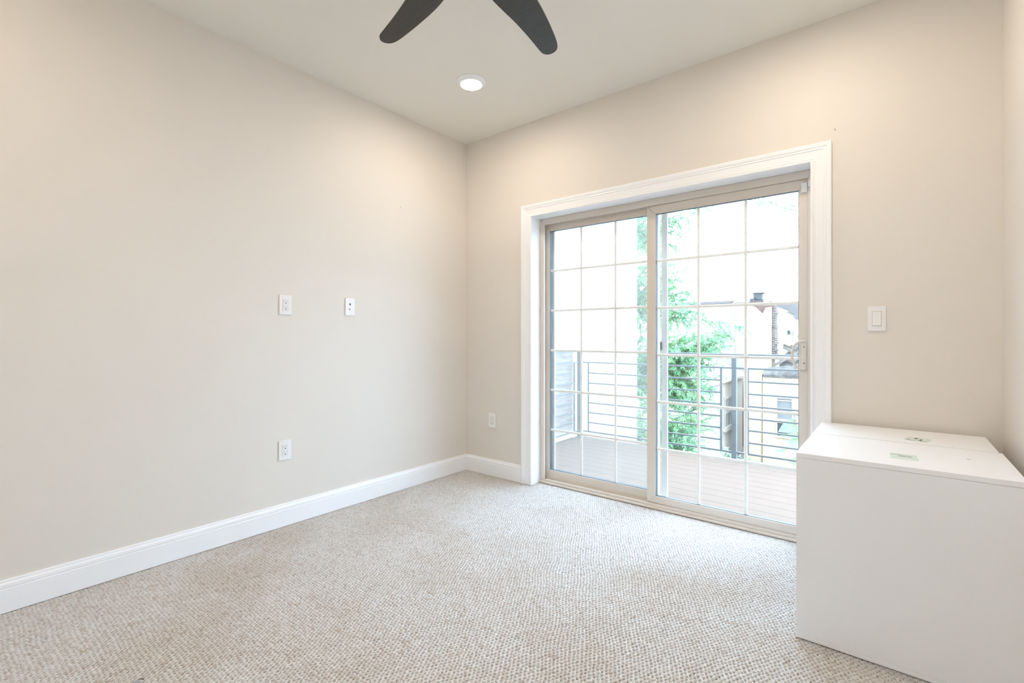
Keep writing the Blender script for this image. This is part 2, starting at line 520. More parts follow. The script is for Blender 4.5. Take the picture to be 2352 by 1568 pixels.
def panel(name, x0, x1, z0, z1, y0, y1, wl, wr, wb, wt):
    bm = B()
    ring(bm, x0, x1, z0, z1, y0, y1, wl, wr, wb, wt, bev=0.003)
    p = obj(name, bm, M['vinyl'], door)
    gx0, gx1, gz0, gz1 = x0 + wl, x1 - wr, z0 + wb, z1 - wt
    ym = (y0 + y1) / 2
    bm = B()
    ring(bm, gx0 - 0.004, gx1 + 0.004, gz0 - 0.004, gz1 + 0.004, ym - 0.011, ym + 0.011, 0.0065, 0.0065, 0.0065, 0.0065, bev=0.0005)
    obj('gasket', bm, M['gasket'], p)
    bm = boxes((gx0 - 0.003, gx1 + 0.003, ym - 0.010, ym - 0.007, gz0 - 0.003, gz1 + 0.003), (gx0 - 0.003, gx1 + 0.003, ym + 0.007, ym + 0.010, gz0 - 0.003, gz1 + 0.003))
    obj('glass', bm, M['glass'], p)
    bm = B()
    hw = 0.0085
    for k in (1, 2):
        x = gx0 + (gx1 - gx0) * k / 3
        box(bm, x - hw, x + hw, ym - 0.005, ym + 0.005, gz0, gz1, bev=0.0035)
    for k in range(1, 6):
        z = gz0 + (gz1 - gz0) * k / 6
        box(bm, gx0, gx1, ym - 0.0054, ym + 0.0054, z - hw, z + hw, bev=0.0035)
    obj('grille', bm, M['grille'], p)
    return p
slide = panel('sliding_panel', 1.545, 2.459, 0.032, 1.976, 0.117, 0.150, 0.060, 0.044, 0.046, 0.055)
fixed = panel('fixed_panel', 0.703, 1.606, 0.020, 1.996, 0.161, 0.194, 0.034, 0.040, 0.070, 0.062)
slide['label'] = 'right hand panel with the curved pull handle'
fixed['label'] = 'left hand panel behind the insect screen track'

# pull handle on the right stile
bm = B()
hx = 2.440
box(bm, hx - 0.012, hx + 0.012, 0.106, 0.1165, 0.948, 1.092, bev=0.003)
arc = []
zc, hz = 1.020, 0.076
for k in range(29):
    a = -math.pi / 2 + math.pi * k / 28
    c = max(0.0, math.cos(a))
    arc.append((hx - 0.050 * c ** 0.75, 0.109 - 0.034 * c ** 0.6, zc + hz * math.sin(a)))
tube(bm, arc, [0.0068] * 29, seg=12)
box(bm, hx - 0.018, hx + 0.0121, 0.101, 0.1165, zc + 0.069, zc + 0.082, bev=0.004)
box(bm, hx - 0.018, hx + 0.0121, 0.101, 0.1165, zc - 0.082, zc - 0.069, bev=0.004)
tube(bm, [(hx - 0.010, 0.108, zc - 0.014), (hx - 0.030, 0.103, zc - 0.026)], 0.003, seg=8)     # thumb latch
hd = smooth_angle(obj('handle', bm, M['vinyl'], slide), 45)
for dz in (0.044, -0.044):
    bm = B(); lathe(bm, [(0.0045, 0.1045), (0.0045, 0.107)], 16, (hx + 0.002, 0, zc + dz), 'y')
    obj('screw', bm, M['slot'], slide)

# insect screen panel parked on the outer track behind the fixed panel
bm = B()
ring(bm, 0.703, 1.648, 0.018, 1.998, 0.208, 0.224, 0.050, 0.040, 0.045, 0.045)
sc = obj('screen_panel', bm, M['screenframe'], door)
sc['label'] = 'grey framed insect screen outside the left panel'
obj('screen_mesh', boxes((0.752, 1.609, 0.2155, 0.2160, 0.062, 1.954)), M['screen'], sc)
obj('screen_latch', boxes((1.598, 1.612, 0.196, 0.212, 1.03, 1.085), bev=0.002), M['rail'], sc)

# small white alarm contact: sensor on the sliding stile, magnet on the frame
bm = boxes((2.428, 2.456, 0.105, 0.117, 1.902, 1.955), bev=0.002)
tag(obj('alarm_sensor', bm, M['plastic'], loc=(2.442, 0.111, 1.902)), 'larger white alarm contact block on the top right of the sliding door panel', 'sensor')
bm = boxes((2.4615, 2.476, 0.093, 0.103, 1.927, 1.962), bev=0.002)
tag(obj('alarm_magnet', bm, M['plastic'], loc=(2.469, 0.098, 1.927)), 'slim white alarm contact piece on the door frame beside the larger block', 'sensor')

# ------------------------------------------------------------------ wall plates (local: x right, z up, facing -y)
def plate_bm(w_, h_, d=0.007):
    bm = B()
    box(bm, -w_ / 2, w_ / 2, -d, 0, -h_ / 2, h_ / 2, bev=0.0025)
    return bm
def outlet(label, loc, rotz, group=None):
    o = thing('wall_outlet', label, 'outlet', loc, rotz, group)
    obj('cover_plate', plate_bm(0.074, 0.117), M['plastic'], o, local=True)
    bm = B()
    box(bm, -0.0175, 0.0175, -0.0092, -0.0065, -0.034, 0.034, bev=0.002)
    rc = obj('receptacle', bm, M['plastic2'], o, local=True)
    rc['label'] = 'raised rectangular socket face'
    for dz in (0.0195, -0.0145):
        obj('blade_slot', boxes((-0.0078, -0.0058, -0.0096, -0.0088, dz - 0.001, dz + 0.0075)), M['slot'], rc, local=True)
        obj('blade_slot', boxes((0.0058, 0.0078, -0.0096, -0.0088, dz, dz + 0.0068)), M['slot'], rc, local=True)
        bm = B()
        lathe(bm, [(0.0031, -0.0097), (0.0031, -0.0088)], 14, (0, 0, dz - 0.0085), 'y')
        obj('ground_hole', bm, M['dark'], rc, local=True)
    return o
o1 = outlet('white wall outlet on the left wall at mid height', (0.0, -1.5365, 1.308), R(90), 'white wall outlets')
dup(o1, (0.0, -1.540, 0.447), R(90), 'white wall outlet low on the left wall above the baseboard', 'white wall outlets')
dup(o1, (0.293, 0.0, 0.445), 0.0, 'white wall outlet low between the room corner and the door casing', 'white wall outlets')

o = thing('coaxial_plate', 'narrow white wall plate with one black jack and one metal cable connector', 'wall plate', (0.0, -1.107, 1.3165), R(90))
obj('cover_plate', plate_bm(0.070, 0.115), M['plastic'], o, local=True)
bm = B(); lathe(bm, [(0.0050, -0.0078), (0.0050, -0.006)], 18, (0, 0, 0.019), 'y'); box(bm, -0.003, 0.003, -0.0078, -0.006, 0.010, 0.019)
j = obj('jack', bm, M['dark'], o, local=True); j['label'] = 'small black jack opening'
bm = B(); lathe(bm, [(0.0062, -0.0105), (0.0062, -0.006)], 6, (0, 0, -0.0155), 'y'); lathe(bm, [(0.0046, -0.020), (0.0046, -0.009)], 18, (0, 0, -0.0155), 'y')
c = obj('cable_connector', bm, M['chrome'], o, local=True); c['label'] = 'threaded metal connector'
for dz in (0.042, -0.042):
    bm = B(); lathe(bm, [(0.003, -0.0078), (0.0034, -0.0065)], 14, (0, 0, dz), 'y')
    obj('screw', bm, M['plastic2'], o, local=True)

o = thing('light_switch', 'white rocker light switch on the wall right of the glass door', 'switch', (2.758, 0.0, 1.2075), 0.0)
obj('cover_plate', plate_bm(0.072, 0.120), M['plastic'], o, local=True)
bm = boxes((-0.0185, 0.0185, -0.0076, -0.006, -0.0355, 0.0355))
obj('switch_bezel', bm, M['bezel'], o, local=True)
bm = B(); prism(bm, [(-0.0075, -0.033), (-0.0125, -0.033), (-0.0095, 0.0), (-0.0095, 0.033), (-0.0075, 0.033)], 0.033, 'x', -0.0165)
obj('rocker', bm, M['plastic'], o, local=True)

# tiny nails left in the walls
def nail(loc, rotz, label):
    bm = B(); lathe(bm, [(0.0028, -0.004), (0.0028, -0.0025), (0.0012, -0.0025), (0.0012, 0.0)], 12, (0, 0, 0), 'y')
    o = obj('nail', bm, M['slot'], local=True); o.location = loc; o.rotation_euler = (0, 0, rotz)
    return tag(o, label, 'nail')
nail((2.590, 0.0, 2.167), 0.0, 'tiny dark nail high on the wall above the right door casing')
nail((0.0, -0.688, 2.068), R(90), 'tiny nail high on the left wall above the narrow cable plate')

# ------------------------------------------------------------------ ceiling: downlights and fan
def downlight(label, x, y, group=None, lamp='lamp'):
    o = thing('ceiling_light', label, 'ceiling light', (x, y, H), 0.0, group)
    bm = B(); lathe(bm, [(0.093, 0.0), (0.093, -0.006), (0.088, -0.012), (0.073, -0.022), (0.067, -0.0235), (0.066, -0.018), (0.066, -0.010)], 64)
    tr = obj('trim_ring', bm, M['trim'], o, smooth=False, local=True); smooth_angle(tr, 35)
    bm = B(); lathe(bm, [(0.0655, -0.012), (0.0655, -0.0225), (0.060, -0.0245), (0.03, -0.0255)], 48)
    df = obj('diffuser', bm, M[lamp], o, local=True); df['label'] = 'glowing white disc'
    return o
d1 = downlight('lit round white ceiling light near the far corner beyond the fan', 0.728, -0.703, 'round ceiling lights')
dup(d1, (2.46, -0.703, H), 0, 'lit round ceiling light above the white cabinets, out of the picture', 'round ceiling lights')
d2 = downlight('lit round ceiling light by the left wall behind the camera', 0.728, -3.0, 'round ceiling lights', 'lamp_rear')
downlight('unseen round fill light added over the camera to brighten the cabinets', 2.46, -3.0, 'round ceiling lights', 'lamp_fill')  # extra out-of-view lamp, put in to lift the cabinet fronts

FX, FY, FZ = 1.798, -1.817, 2.35
fan = thing('ceiling_fan', 'dark ceiling fan with swept rounded blades hanging above the room centre', 'ceiling fan', (FX, FY, FZ))
bm = B(); lathe(bm, [(0.02, H - FZ - 0.055), (0.055, H - FZ - 0.05), (0.068, H - FZ - 0.02), (0.07, H - FZ)], 40)
smooth_angle(obj('canopy', bm, M['fanmetal'], fan, local=True), 40)
bm = B(); lathe(bm, [(0.013, 0.06), (0.013, H - FZ - 0.04)], 20)
smooth_angle(obj('downrod', bm, M['fanmetal'], fan, local=True), 40)
bm = B(); lathe(bm, [(0.03, -0.045), (0.075, -0.04), (0.095, -0.02), (0.10, 0.01), (0.095, 0.035), (0.06, 0.06), (0.02, 0.075)], 48)
smooth_angle(obj('motor_housing', bm, M['fanmetal'], fan, local=True), 50)
lead = [(0.085, 0.045), (0.15, 0.052), (0.217, 0.047), (0.283, 0.035), (0.352, 0.021), (0.429, 0.0095), (0.500, 0.0015), (0.545, -0.003), (0.566, -0.008), (0.580, -0.021), (0.5855, -0.040)]
trail = [(0.580, -0.060), (0.568, -0.071), (0.552, -0.0775), (0.520, -0.083), (0.460, -0.088), (0.408, -0.0905), (0.344, -0.092), (0.300, -0.0905), (0.254, -0.085), (0.18, -0.070), (0.085, -0.045)]
def resample(pts, n):
    P = [Vector(p) for p in pts]
    Ls = [0]
    for a, b in zip(P, P[1:]): Ls.append(Ls[-1] + (b - a).length)
    out = []
    for k in range(n):
        s = Ls[-1] * k / (n - 1)
        i = max(i for i in range(len(Ls)) if Ls[i] <= s + 1e-9); i = min(i, len(P) - 2)
        t = (s - Ls[i]) / (Ls[i + 1] - Ls[i])
        # Catmull-Rom
        p0, p1, p2, p3 = P[max(i - 1, 0)], P[i], P[i + 1], P[min(i + 2, len(P) - 1)]
        out.append(0.5 * ((2 * p1) + (-p0 + p2) * t + (2 * p0 - 5 * p1 + 4 * p2 - p3) * t * t + (-p0 + 3 * p1 - 3 * p2 + p3) * t ** 3))
    return out
PITCH, DROOP = -0.135, 0.084
def blade(ang):
    outl = resample(lead + trail, 150)
    er = Vector((math.cos(ang) * math.cos(DROOP), math.sin(ang) * math.cos(DROOP), -math.sin(DROOP)))
    et = Vector((-math.sin(ang) * math.cos(PITCH), math.cos(ang) * math.cos(PITCH), math.sin(PITCH)))
    n = er.cross(et).normalized()
    bm = B()
    lo = [bm.verts.new(er * p.x + et * p.y) for p in outl]
    hi = [bm.verts.new(er * p.x + et * p.y + n * 0.007) for p in outl]
    bm.faces.new(lo); bm.faces.new(hi[::-1])
    k = len(lo)
    for i in range(k):
        j = (i + 1) % k
        bm.faces.new([lo[i], hi[i], hi[j], lo[j]])
    bmesh.ops.bevel(bm, geom=[e for e in bm.edges if len(e.link_faces) == 2 and abs(e.calc_face_angle(0)) > 1.0], offset=0.0018, segments=2, affect='EDGES')
    return bm
for k in range(5):
    o = obj('blade', blade(3.053 - R(72) * k), M['fan'], fan, local=True)
    smooth_angle(o, 40)

# ------------------------------------------------------------------ the two white cabinets by the right wall
def cabinet(label, x0, x1, y0, y1, h, sticker):
    root = thing('cabinet', label, 'cabinet', ((x0 + x1) / 2, (y0 + y1) / 2, 0.0))
    t = 0.018
    g = 0.0006
    obj('top_panel', boxes((x0, x1, y0, y1, h - t, h), bev=0.0012), M['edge'], root)
    obj('bottom_panel', boxes((x0, x1, y0, y1, 0.001, t), bev=0.0012), M['edge'], root)
    obj('front_panel', boxes((x0 + 0.0005, x1 - 0.0005, y0 + 0.0008, y0 + t, t + g, h - t - g)), M['laminate'], root)
    obj('back_panel', boxes((x0 + 0.0005, x1 - 0.0005, y1 - t, y1 - 0.0008, t + g, h - t - g)), M['laminate'], root)
    obj('side_panel', boxes((x0 + 0.001, x0 + t, y0 + t, y1 - t, t + g, h - t - g)), M['laminate'], root)
    obj('side_panel', boxes((x1 - t, x1 - 0.001, y0 + t, y1 - t, t + g, h - t - g)), M['laminate'], root)
    cx, cy, sw, sd, rz = sticker
    rot = Matrix.Rotation(rz, 4, 'Z')
    bm = boxes((-sw / 2, sw / 2, -sd / 2, sd / 2, 0, 0.0004))
    bmesh.ops.transform(bm, matrix=Matrix.Translation((cx, cy, h)) @ rot, verts=bm.verts[:])
    st = obj('sticker', bm, M['sticker'], root)
    st['label'] = 'pale green printed sticker on the top'
    return root, st, cx, cy, rz, h
CH = 0.689
ca, st, cx, cy, rz, h = cabinet('front white laminate cabinet nearest the camera, with a small text sticker on its top', 2.540, 3.138, -0.850, -0.392, CH, (2.853, -0.685, 0.077, 0.098, 0.05))
def ink(st, marks, cx, cy, h, rz):
    bm = B()
    for (x0, x1, y0, y1) in marks:
        box(bm, x0 * 0.73, x1 * 0.73, y0 * 1.25, y1 * 1.25, 0.0004, 0.0007)
    bmesh.ops.transform(bm, matrix=Matrix.Translation((cx, cy, h)) @ Matrix.Rotation(rz, 4, 'Z'), verts=bm.verts[:])
    obj('print', bm, M['ink'], st)
rnd = random.Random(3)
marks = [(-0.047, -0.042, 0.021, 0.028)]
x = -0.039
for n_ in (0.006, 0.004, 0.005, 0.007):
    marks.append((x, x + n_, 0.022, 0.026)); x += n_ + 0.0018
for row, (xs_, xe) in enumerate(((-0.020, 0.030), (-0.026, 0.032))):
    y = 0.010 - row * 0.012
    x = xs_
    while x < xe:
        l = rnd.uniform(0.003, 0.008)
        marks.append((x, x + l, y, y + rnd.uniform(0.003, 0.006))); x += l + rnd.uniform(0.001, 0.0035)
ink(st, marks, cx, cy, h, rz)
bm = boxes((3.024, 3.035, -0.593, -0.589, CH, CH + 0.0004))
mk = obj('scuff_mark', bm, M['redmark'], ca); mk['label'] = 'small reddish scuff on the top'
cb, st, cx, cy, rz, h = cabinet('rear white laminate cabinet against the wall behind the front one', 2.538, 3.131, -0.374, -0.026, CH - 0.001, (2.902, -0.270, 0.079, 0.086, -0.20))
marks = [(-0.046, -0.042, -0.026, -0.022), (-0.040, -0.033, -0.029, -0.020), (-0.033, -0.028, -0.031, -0.023),
         (-0.018, -0.006, 0.000, 0.020), (-0.016, -0.002, 0.008, 0.022), (0.010, 0.019, -0.020, 0.004), (0.013, 0.017, 0.003, 0.010), (0.007, 0.012, -0.024, -0.012), (0.019, 0.024, -0.026, -0.014),
         (-0.026, 0.004, -0.033, -0.0305), (0.022, 0.050, -0.033, -0.031)]
ink(st, marks, cx, cy, h, rz)

# ------------------------------------------------------------------ a scrap half in the picture at the bottom left
o = thing('carpet_scrap', 'small grey rounded scrap with frayed brown edge lying on the carpet', 'scrap', (0.918, -2.464, 0.001))
bm = B(); lathe(bm, [(0.013, 0.0), (0.013, 0.003), (0.010, 0.0055), (0.004, 0.0062)], 28)
smooth_angle(obj('disc', bm, M['scrap'], o, local=True), 50)
bm = B()
tube(bm, [(-0.012, 0.009, 0.003), (-0.004, 0.016, 0.005), (0.004, 0.020, 0.003)], [0.001, 0.0018, 0.001], 6)
tube(bm, [(0.013, 0.004, 0.003), (0.024, 0.012, 0.004), (0.036, 0.024, 0.003)], [0.001, 0.002, 0.001], 6)
f_ = obj('frayed_yarn', bm, M['fray'], o, local=True); f_['label'] = 'frayed brown yarn'

# ------------------------------------------------------------------ balcony
DZ = -0.12
RY, RX = 2.224, -0.222
bm = B()
y = 0.248
while y < 2.27:
    y1 = min(y + 0.146, 2.30)
    box(bm, -0.262, 4.4, y, y1, DZ - 0.03, DZ, bev=0.0015)
    y = y1 + 0.0025
box(bm, -0.262, 4.4, 0.23, 2.29, DZ - 0.20, DZ - 0.031)
struct('balcony_deck', bm, M['deck'], 'pinkish grey boarded balcony deck outside the glass door', 'deck')

rail = thing('balcony_railing', 'dark grey metal balcony railing with horizontal bars around the deck', 'railing', (1.5, RY, DZ))
def bar(name, *b): return obj(name, boxes(b, bev=0.002), M['rail'], rail)
PX = [RX, 1.566, 3.35]
for x in PX:
    bar('post', x - 0.022, x + 0.022, RY - 0.022, RY + 0.022, DZ, 0.925)
bar('foot_plate', 1.50, 1.632, RY - 0.06, RY + 0.06, DZ, DZ + 0.008)
bar('foot_plate', RX - 0.03, RX + 0.06, RY - 0.06, RY + 0.06, DZ, DZ + 0.008)
bar('handrail', RX - 0.025, 3.4, RY - 0.026, RY + 0.026, 0.925, 0.947)
bar('handrail', RX - 0.025, RX + 0.025, 0.25, RY - 0.028, 0.925, 0.947)
RZ = [0.675, 0.552, 0.431, 0.312, 0.193, 0.072]
for a, b_ in zip(PX, PX[1:]):
    bar('top_bar', a + 0.022, b_ - 0.022, RY - 0.010, RY + 0.010, 0.795, 0.812)
    bar('bottom_bar', a + 0.022, b_ - 0.022, RY - 0.010, RY + 0.010, -0.048, -0.030)
    l, r_ = a + 0.125, b_ - 0.125
    for x in (l, r_):
        bar('upright', x - 0.010, x + 0.010, RY - 0.009, RY + 0.009, -0.030, 0.795)
    for z in RZ:
        bar('crossbar', l + 0.010, r_ - 0.010, RY - 0.008, RY + 0.008, z - 0.008, z + 0.008)
bar('side_top_bar', RX - 0.010, RX + 0.010, 0.25, RY - 0.022, 0.795, 0.812)
bar('side_bottom_bar', RX - 0.010, RX + 0.010, 0.25, RY - 0.022, -0.048, -0.030)
bar('upright', RX - 0.009, RX + 0.009, 2.090, 2.112, -0.030, 0.795)
bar('upright', RX - 0.009, RX + 0.009, 0.34, 0.362, -0.030, 0.795)
for z in RZ:
    bar('crossbar', RX - 0.008, RX + 0.008, 0.362, 2.090, z - 0.008, z + 0.008)

par = thing('parapet_panel', 'low weathered grey board parapet behind the left side of the balcony railing', 'parapet', (-0.34, 1.2, -0.32))
bm = B()
z = -0.32
while z < 0.93:
    box(bm, -0.40, -0.285, 0.23, 2.175, z, min(z + 0.138, 0.945), bev=0.003); z += 0.14
obj('board_panel', bm, M['parapet'], par)
q = obj('base_trim', boxes((-0.283, -0.266, 0.25, 2.20, DZ + 0.001, DZ + 0.085), bev=0.003), M['trim'], par)
q['label'] = 'white trim board along the deck'

# ------------------------------------------------------------------ outside world
GZ = -2.9
struct('ground', boxes((-14, 10, 0.3, 26, GZ - 0.2, GZ)), M['ground'], 'pale concrete yard far below the balcony', 'ground')
bm = boxes((-3.6, -0.45, 0.3, 4.41, GZ, 7.5))
tag(obj('white_building', bm, M['whitebuild'], loc=(-2.0, 2.3, GZ)), 'tall blank white painted neighbouring building left of the balcony', 'building')

# long white building at the back
b_ = thing('long_building', 'long white flat roofed building behind the tree', 'building', (-3.0, 17, GZ))
obj('wall', boxes((-7.5, -1.0, 16, 18, GZ, 2.35)), M['farwhite'], b_)
obj('roof_edge', boxes((-7.5, -1.84, 15.9, 18, 2.35, 2.44)), M['roof'], b_)
obj('parapet_cap', boxes((-1.84, -0.95, 15.92, 18, 2.35, 2.48)), M['farwhite'], b_)
obj('downpipe', boxes((-1.90, -1.82, 15.93, 16.0, GZ, 2.35)), M['greyrender'], b_)

# grey shed with a side window
b_ = thing('grey_shed', 'low grey shed with a white framed window in the yard', 'building', (-2.6, 12.9, GZ))
bm = B(); prism(bm, [(-1.4, GZ), (-1.4, -0.24), (-2.9, 0.45), (-4.4, -0.24), (-4.4, GZ)], 4.8, 'y', 10.5)
obj('wall', bm, M['greyrender'], b_)
bm = B(); prism(bm, [(-1.25, -0.30), (-1.25, -0.22), (-2.9, 0.56), (-4.55, -0.22), (-4.55, -0.30), (-2.9, 0.48)], 5.1, 'y', 10.35)
obj('roof', bm, M['farwhite'], b_)
def side_window(b_, y0, y1, z0, z1, x):
    bm = B()
    box(bm, x, x + 0.05, y0, y0 + 0.09, z0 + 0.06, z1 - 0.08); box(bm, x, x + 0.05, y1 - 0.09, y1, z0 + 0.06, z1 - 0.08)
    box(bm, x, x + 0.053, y0 - 0.01, y1 + 0.01, z1 - 0.08, z1); box(bm, x, x + 0.08, y0 - 0.05, y1 + 0.05, z0 - 0.08, z0 + 0.06)
    box(bm, x, x + 0.047, y0 + 0.09, y1 - 0.09, (z0 + z1) / 2 - 0.04, (z0 + z1) / 2 + 0.04)
    for k in (1, 2):
        yy = y0 + (y1 - y0) * k / 3; box(bm, x, x + 0.035, yy - 0.012, yy + 0.012, z0 + 0.06, z1 - 0.08)
    f = obj('window', bm, M['farwhite'], b_)
    obj('pane', boxes((x, x + 0.02, y0 + 0.09, y1 - 0.09, z0 + 0.06, z1 - 0.08)), M['pane'], f)
side_window(b_, 12.95, 14.0, -1.80, -0.78, -1.4)

# tall broken wall stub with brick edge
b_ = thing('ruined_wall', 'tall cream stub of a ruined wall with broken red brick top', 'wall', (-0.45, 13.6, GZ))
bm = B(); prism(bm, [(-0.82, GZ), (-0.13, GZ), (-0.13, 2.02), (-0.30, 2.0), (-0.38, 1.82), (-0.58, 2.03), (-0.82, 2.12)], 0.5, 'y', 13.4)
obj('rendered_face', bm, M['cream'], b_)
bm = B(); prism(bm, [(-0.82, 2.12), (-0.58, 2.03), (-0.38, 1.82), (-0.30, 2.0), (-0.05, 2.02), (-0.07, 2.10), (-0.16, 2.20), (-0.33, 2.14), (-0.5, 2.22), (-0.82, 2.19)], 0.44, 'y', 13.43)
obj('brick_top', bm, M['brick'], b_)
bm = B()
z = 0.45; rr = random.Random(8)
while z < 2.0:
    box(bm, -0.13, -0.04 + rr.uniform(-0.02, 0.02), 13.42, 13.85, z, z + 0.062); z += 0.072
obj('brick_edge', bm, M['greybrick'], b_)
b2 = thing('roof_vent', 'dark boxy vent standing on the ruined wall', 'vent', (-0.55, 13.62, 2.19))
obj('vent_box', boxes((-0.66, -0.43, 13.5, 13.75, 2.27, 2.46), bev=0.01), M['vent'], b2)
bm = boxes((-0.69, -0.36, 13.48, 13.77, 2.455, 2.485), (-0.76, -0.58, 13.5, 13.72, 2.185, 2.30), (-0.58, -0.40, 13.52, 13.72, 2.19, 2.27))
obj('vent_cap', bm, M['vent'], b2)

# yellow building with two windows, collapsed roof on top
b_ = thing('yellow_building', 'pale yellow stucco building with stacked windows beyond the railing', 'building', (1.2, 14, GZ))
obj('wall', boxes((-0.30, 3.2, 13.0, 13.38, GZ, -0.10)), M['yellow'], b_)
obj('pilaster', boxes((-0.82, -0.32, 13.0, 13.38, GZ, -0.02)), M['yellow'], b_)
obj('downpipe', boxes((-0.318, -0.302, 12.97, 13.0, GZ, -0.06)), M['ochre'], b_)
obj('sign_board', boxes((0.03, 0.52, 12.96, 13.0, -0.64, -0.38)), M['greyrender'], b_)
def front_window(x0, x1, z0, z1, pane, rail_):
    bm = B()
    for bb in ((x0 - 0.05, x0, z0, z1), (x1, x1 + 0.05, z0, z1), (x0 - 0.055, x1 + 0.055, z1, z1 + 0.05), (x0 - 0.07, x1 + 0.07, z0 - 0.06, z0)):
        box(bm, bb[0], bb[1], 12.95, 13.0, bb[2], bb[3])
    if rail_: box(bm, x0, x1, 12.96, 13.0, z1 - 0.075, z1 - 0.045)
    f = obj('window', bm, M['farwhite'], b_)
    obj('pane', boxes((x0, x1, 12.975, 12.999, z0, z1)), M[pane], f)
front_window(0.10, 0.47, -1.30, -0.70, 'pane', True)
front_window(0.10, 0.47, -1.80, -1.42, 'darkpane', False)
# collapsed roof: rubble heap plus loose planks
def heap(x0, x1, z0, ztop, y0, y1, seed):
    bm = B(); rr = random.Random(seed)
    nx, ny = 26, 8
    vs = []
    for j in range(ny):
        row = []
        for i in range(nx):
            u, v = i / (nx - 1), j / (ny - 1)
            hh = (ztop - z0) * (0.35 + 0.65 * min(1, u * 1.9)) * (0.25 + 0.75 * min(1, v * 2.2)) * rr.uniform(0.75, 1.05)
            if j == 0: hh = rr.uniform(0.0, 0.04)
            row.append(bm.verts.new((x0 + (x1 - x0) * u, y0 + (y1 - y0) * v + rr.uniform(-0.02, 0.02), z0 + hh)))
        vs.append(row)
    for j in range(ny - 1):
        for i in range(nx - 1):
            bm.faces.new([vs[j][i], vs[j][i + 1], vs[j + 1][i + 1], vs[j + 1][i]])
    base = [[bm.verts.new((v.co.x, v.co.y, z0 - 0.06)) for v in row] for row in (vs[0], vs[-1])]
    for i in range(nx - 1):
        bm.faces.new([vs[0][i], base[0][i], base[0][i + 1], vs[0][i + 1]])
        bm.faces.new([vs[-1][i + 1], base[1][i + 1], base[1][i], vs[-1][i]])
        bm.faces.new([base[0][i], base[1][i], base[1][i + 1], base[0][i + 1]])
    return bm
obj('rear_wall', boxes((0.0, 3.2, 13.381, 14.5, GZ, -0.10)), M['yellow'], b_)
bm = heap(-0.28, 2.6, -0.039, 0.50, 12.97, 13.36, 4)
bm2 = heap(0.02, 2.6, -0.039, 0.92, 13.37, 14.4, 6)
me_t = bpy.data.meshes.new('tmp'); bm2.to_mesh(me_t); bm.from_mesh(me_t); bm2.free(); bpy.data.meshes.remove(me_t)
o = obj('roof_rubble', bm, M['rubble'], loc=(1.1, 13.5, -0.1))
tag(o, 'heap of grey rubble from the collapsed roof on the yellow building', 'rubble', kind='stuff')
rr = random.Random(21)
bm = B(); box(bm, -0.40, 0.40, -0.016, 0.016, -0.035, 0.035)
pl = obj('broken_plank', bm, M['plank'], local=True)
for k in range(24):
    p = pl if k == 0 else pl.copy()
    if k: COL.objects.link(p)
    x = rr.uniform(0.14, 0.85)
    p.location = (x, 13.15 + 0.045 * k, 0.44 + rr.uniform(0.0, 0.34) * min(1, x / 0.5 + 0.3))
    ang = rr.choice((-1, -1, -1, 1)) * rr.uniform(0.25, 0.95)
    p.rotation_euler = (0, ang, 0)
    p.scale = (rr.uniform(0.5, 1.0), 1, 1)
    # rests with its lower end on the heap
    hl = 0.40 * p.scale[0]
    low = 9.0
    for q in range(-8, 9):
        ux = hl * q / 8
        px_, pz_ = x + ux * math.cos(ang), -ux * math.sin(ang) - 0.035 / math.cos(ang)
        top = max((v.co.z + o.location.z for v in o.data.vertices if abs(v.co.x + o.location.x - px_) < 0.13 and abs(v.co.y + o.location.y - p.location.y) < 0.17), default=-0.1)
        low = min(low, pz_ - top)
    p.location.z = -low + 0.004
    tag(p, 'splintered grey plank in the rubble heap on the yellow building', 'plank', 'broken planks in the roof rubble')

# white building behind the rubble with a broken eave
b_ = thing('damaged_building', 'white building with broken grey eave behind the rubble heap', 'building', (1.0, 16.8, GZ))
obj('wall', boxes((-0.60, 5.0, 16, 17.5, GZ, 1.98)), M['farwhite'], b_)
bm = B(); prism(bm, [(-0.45, 2.22), (-0.45, 2.16), (0.10, 1.90), (0.12, 1.72), (0.5, 1.70), (1.6, 1.75), (1.6, 2.2)], 1.6, 'y', 15.9)
obj('broken_eave', bm, M['roof'], b_)
obj('end_strip', boxes((0.08, 0.36, 15.94, 16.0, 0.2, 1.75)), M['pane'] if False else M['greyrender'], b_)
obj('wall_lamp', boxes((-0.10, -0.04, 15.9, 16.0, 1.2, 1.32)), M['vent'], b_)

# ------------------------------------------------------------------ planting
def leaf(bm, p, d, up, L, Wd, fold=0.25):
    d = d.normalized(); s = d.cross(up)
    if s.length < 1e-4: s = Vector((1, 0, 0))
    s.normalize(); n = s.cross(d)
    a = bm.verts.new(p); m1 = bm.verts.new(p + d * L * 0.45 + s * Wd / 2 + n * fold * Wd)
    m2 = bm.verts.new(p + d * L * 0.45 - s * Wd / 2 + n * fold * Wd)
    c = bm.verts.new(p + d * L * 0.48); b2 = bm.verts.new(p + d * L)
    bm.faces.new([a, c, m1]); bm.faces.new([a, m2, c]); bm.faces.new([c, b2, m1]); bm.faces.new([c, m2, b2])

